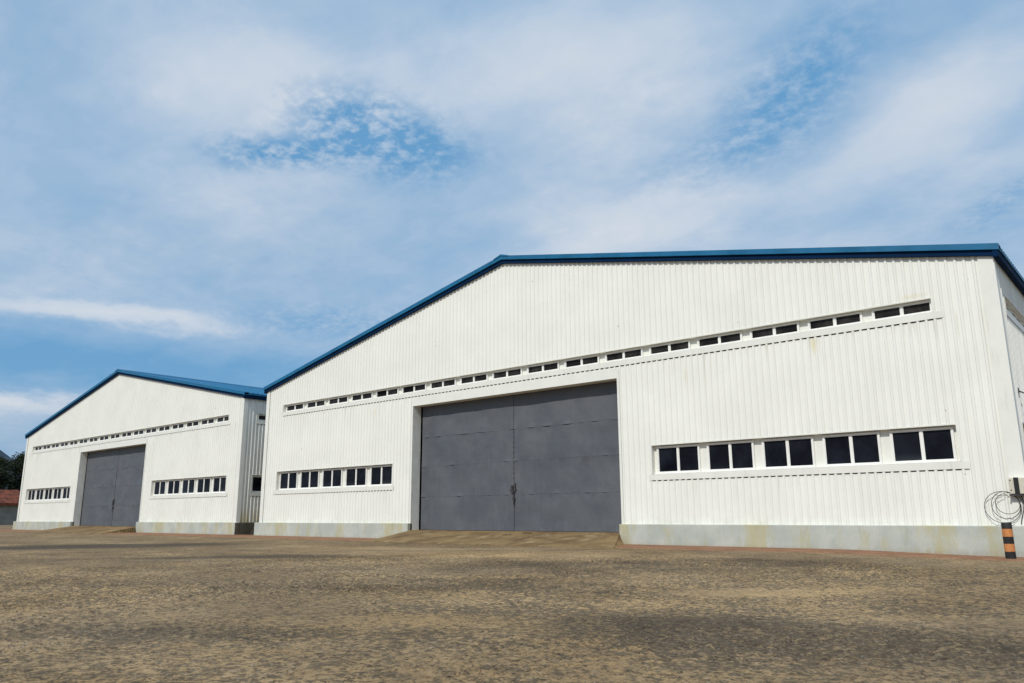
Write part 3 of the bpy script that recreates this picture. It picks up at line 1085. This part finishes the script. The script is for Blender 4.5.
slot(18.75, -0.85, 0.20)
slot(19.30, -0.32, 0.22)

# ------------------------------------------------------------------ junction box, cable, bollard
jb = empty('junction_box', (35.51, -0.05, 1.5))
tag(jb, 'cream electrical box with a black band, mounted on the right corner above the cable loops', 'electrical box')
g = MB()
g.box(-0.17, -0.15, 0.0, 0.26, 0.0, 0.41)
bevel(g.build('casing', M['box'], jb), 0.012)
g = MB()
g.box(-0.055, -0.165, -0.005, 0.055, -0.152, 0.415)
g.build('black_band', M['black'], jb)
g = MB()
g.box(-0.19, -0.17, -0.05, 0.28, 0.0, -0.012)
g.build('underside_shade', M['steel'], jb)  # dark strip stands in for the shadow below the casing
for dz_ in (0.08, 0.33):
    g = MB()
    g.box(-0.145, -0.156, dz_, -0.115, -0.1505, dz_ + 0.03)
    g.build('screw', M['steel'], jb)

pts = []


def loop(cx, cz, rx, rz, a0, a1, n, y0):
    for i in range(n):
        a = a0 + (a1 - a0) * i / (n - 1)
        pts.append((cx + rx * math.cos(a), y0 - 0.012 * math.sin(a * 0.5) ** 2, cz + rz * math.sin(a)))


pi = math.pi
loop(35.12, 1.17, 0.41, 0.40, pi / 2, pi / 2 + 2 * pi, 60, -0.10)
loop(35.20, 1.22, 0.32, 0.345, pi / 2 + 0.15, pi / 2 + 2 * pi, 56, -0.125)
loop(35.25, 1.26, 0.27, 0.26, pi / 2 + 0.1, pi / 2 + 2 * pi - 0.3, 50, -0.145)
pts += [(35.45, -0.14, 1.47), (35.50, -0.12, 1.50)]
g = MB()
g.tube(pts, 0.0075, 7)
g.tube([(35.50, -0.10, 1.46), (35.58, -0.10, 1.30), (35.57, -0.10, 1.10), (35.50, -0.10, 0.86), (35.48, -0.12, 0.74)], 0.009, 7)
g.tube([(35.56, -0.11, 1.46), (35.62, -0.11, 1.25), (35.66, -0.10, 1.02)], 0.012, 7)
cb = g.build('cable_coil', M['black'], smooth=True)
tag(cb, 'thin black cable hanging in loops under the electrical box on the right corner', 'cable')

bol = empty('bollard', (35.30, -1.07, gz_at(35.30, -1.07)))
tag(bol, 'short round bollard banded orange and black at the right corner of the near warehouse', 'bollard')
Hb = 0.885
hs = [0.0, 0.19, 0.375, 0.545, 0.73, Hb]
for i in range(5):
    g = MB()
    n_ = 28
    z0, z1 = hs[i], hs[i + 1]
    rings = [(0.115, z0), (0.115, z1)]
    if i == 4:
        rings = [(0.115, z0), (0.115, z1 - 0.02), (0.108, z1 - 0.006), (0.09, z1), (0.0001, z1 + 0.004)]
    if i == 0:
        rings = [(0.118, -0.1), (0.115, z1)]
    for r_, z_ in rings:
        for k in range(n_):
            a = 2 * pi * k / n_
            g.v.append((r_ * math.cos(a), r_ * math.sin(a), z_))
    for j in range(len(rings) - 1):
        for k in range(n_):
            k2 = (k + 1) % n_
            g.f.append((j * n_ + k, j * n_ + k2, (j + 1) * n_ + k2, (j + 1) * n_ + k))
    o = g.build('black_band' if i % 2 == 0 else 'orange_band', M['bollard_black'] if i % 2 == 0 else M['orange'], bol, smooth=True)

# ------------------------------------------------------------------ background at the left
sh = empty('low_building', (-92, 8, 0))
tag(sh, 'low grey building with a rusty red tiled roof beyond the far warehouse', 'building')
g = MB()
g.box(-6, -16, -0.5, 6, 8, 3.0)
g.build('wall', M['greywall'], sh)
g = MB()
for s in (1, -1):
    xe = 6.5 * s
    y = -16.4
    while y < 8.4:
        for (a, b, ha, hb) in ((0, 0.17, 0, 0.06), (0.17, 0.34, 0.06, 0)):
            g.face((xe, y + a, 2.95 + ha), (xe, y + b, 2.95 + hb), (0, y + b, 4.95 + hb), (0, y + a, 4.95 + ha))
        y += 0.34
    g.face((xe, -16.4, 2.95), (xe, -16.4, 2.65), (xe, 8.4, 2.65), (xe, 8.4, 2.95))
    g.face((xe, -16.4, 2.65), (xe * 0.9, -16.4, 2.65), (xe * 0.9, 8.4, 2.65), (xe, 8.4, 2.65))
for y in (-16.4, 8.4):
    g.face((-6.5, y, 2.65), (6.5, y, 2.65), (6.5, y, 2.95), (0, y, 4.95), (-6.5, y, 2.95))
g.build('roof', M['tiles'], sh)
for yy_ in (-13, -8, -3, 2.2):
    g = MB()
    g.box(6.002, yy_, 1.1, 6.03, yy_ + 1.3, 2.1)
    g.build('window', M['void'], sh)


def tree(x, y, h, spread, label, seed, cat='tree'):
    rs = random.Random(seed)
    root = empty('broadleaf_tree', (x, y, 0))
    tag(root, label, cat, 'dark trees behind the red roofed building')
    g = MB()
    g.tube([(0, 0, -0.2), (0.1, 0, h * 0.3), (-0.1, 0.1, h * 0.6), (0, 0, h * 0.85)], 0.32, 8, 0.06)
    for k in range(7):
        a = rs.uniform(0, 6.28)
        z0 = h * rs.uniform(0.25, 0.6)
        g.tube([(0, 0, z0), (math.cos(a) * spread * 0.4, math.sin(a) * spread * 0.4, z0 + h * 0.12), (math.cos(a) * spread * 0.75, math.sin(a) * spread * 0.75, z0 + h * 0.2)], 0.12, 6, 0.03)
    g.build('trunk', M['bark'], root)
    lv = MB()
    clumps = []
    for k in range(85):
        a = rs.uniform(0, 6.28)
        zz = rs.uniform(0.18, 0.96)
        rad = spread * math.sin(min(1, (1 - zz) * 1.5 + 0.18) * pi / 2) * rs.uniform(0.25, 0.95)
        clumps.append((rad * math.cos(a), rad * math.sin(a), h * zz, rs.uniform(0.55, 1.15)))
    for (cx, cy, cz, cr) in clumps:
        for j in range(150):
            d = Vector((rs.gauss(0, 1), rs.gauss(0, 1), rs.gauss(0, 1))).normalized() * cr * rs.uniform(0.5, 1.08)
            p = Vector((cx, cy, cz)) + d
            a = Vector((rs.gauss(0, 1), rs.gauss(0, 1), rs.gauss(0, 1))).normalized()
            b = a.cross(Vector((rs.gauss(0, 1), rs.gauss(0, 1), rs.gauss(0, 1)))).normalized()
            s = rs.uniform(0.10, 0.2)
            lv.face(p - a * s, p + b * s * 0.5, p + a * s, p - b * s * 0.5)
    lv.build('crown', M['leaf'], root)


# each stands beyond the low building
tree(-104, 13.0, 9.3, 3.0, 'dark tree behind the red roof, farthest left at the edge of the photo', 1)
tree(-106, 17.6, 10.3, 2.8, 'dark tree behind the red roof, next to the far warehouse corner', 2)
tree(-101, 8.6, 11.0, 3.2, 'broad dark tree behind the low building, just outside the left edge', 3)
tree(-108, 21.5, 11.6, 2.8, 'dark tree behind the low building, mostly hidden by the far warehouse', 4)

# distant hill, blue haze in its colour
g = MB()
nxh, nyh = 60, 14
for j in range(nyh + 1):
    for i in range(nxh + 1):
        u, v = i / nxh, j / nyh
        y = -260 + 640 * u
        x = -700 - 160 * v
        hh_ = 90 * math.sin(pi * v) * (0.45 + 0.55 * math.sin(pi * min(1, max(0, u))) ** 1.0)
        hh_ *= 0.85 + 0.5 * noise.noise(Vector((u * 7.0, v * 2.0, 1.0)))
        hh_ += 4.5 * noise.noise(Vector((u * 60, v * 9, 3))) * math.sin(pi * v)
        g.v.append((x, y, hh_ - 0.5))
for j in range(nyh):
    for i in range(nxh):
        a = j * (nxh + 1) + i
        g.f.append((a, a + 1, a + nxh + 2, a + nxh + 1))
hill = g.build('hill', M['hill'], smooth=True)
tag(hill, kind='structure', label='distant wooded hill behind the trees, tinted blue for haze')

# ------------------------------------------------------------------ loose grit near the camera
g = MB()
rs = random.Random(5)
for k in range(5200):
    d = 3.0 + 17 * rs.random() ** 1.5
    a = YAW + rs.uniform(-0.85, 0.85)
    x = cam.location.x - math.sin(a) * d
    y = cam.location.y + math.cos(a) * d
    s = rs.uniform(0.004, 0.012) * (1.7 if rs.random() < 0.05 else 1)
    z = gz_at(x, y)
    i = len(g.v)
    j = [rs.uniform(0.6, 1.2) for _ in range(6)]
    g.v += [(x + s * j[0], y, z), (x, y + s * j[1], z), (x - s * j[2], y, z), (x, y - s * j[3], z), (x + s * 0.2, y, z + s * 0.8 * j[4])]
    g.f += [(i, i + 1, i + 4), (i + 1, i + 2, i + 4), (i + 2, i + 3, i + 4), (i + 3, i, i + 4)]
st = g.build('loose_grit', M['stone'])
tag(st, 'loose small stones scattered over the brown yard', 'gravel', kind='stuff')
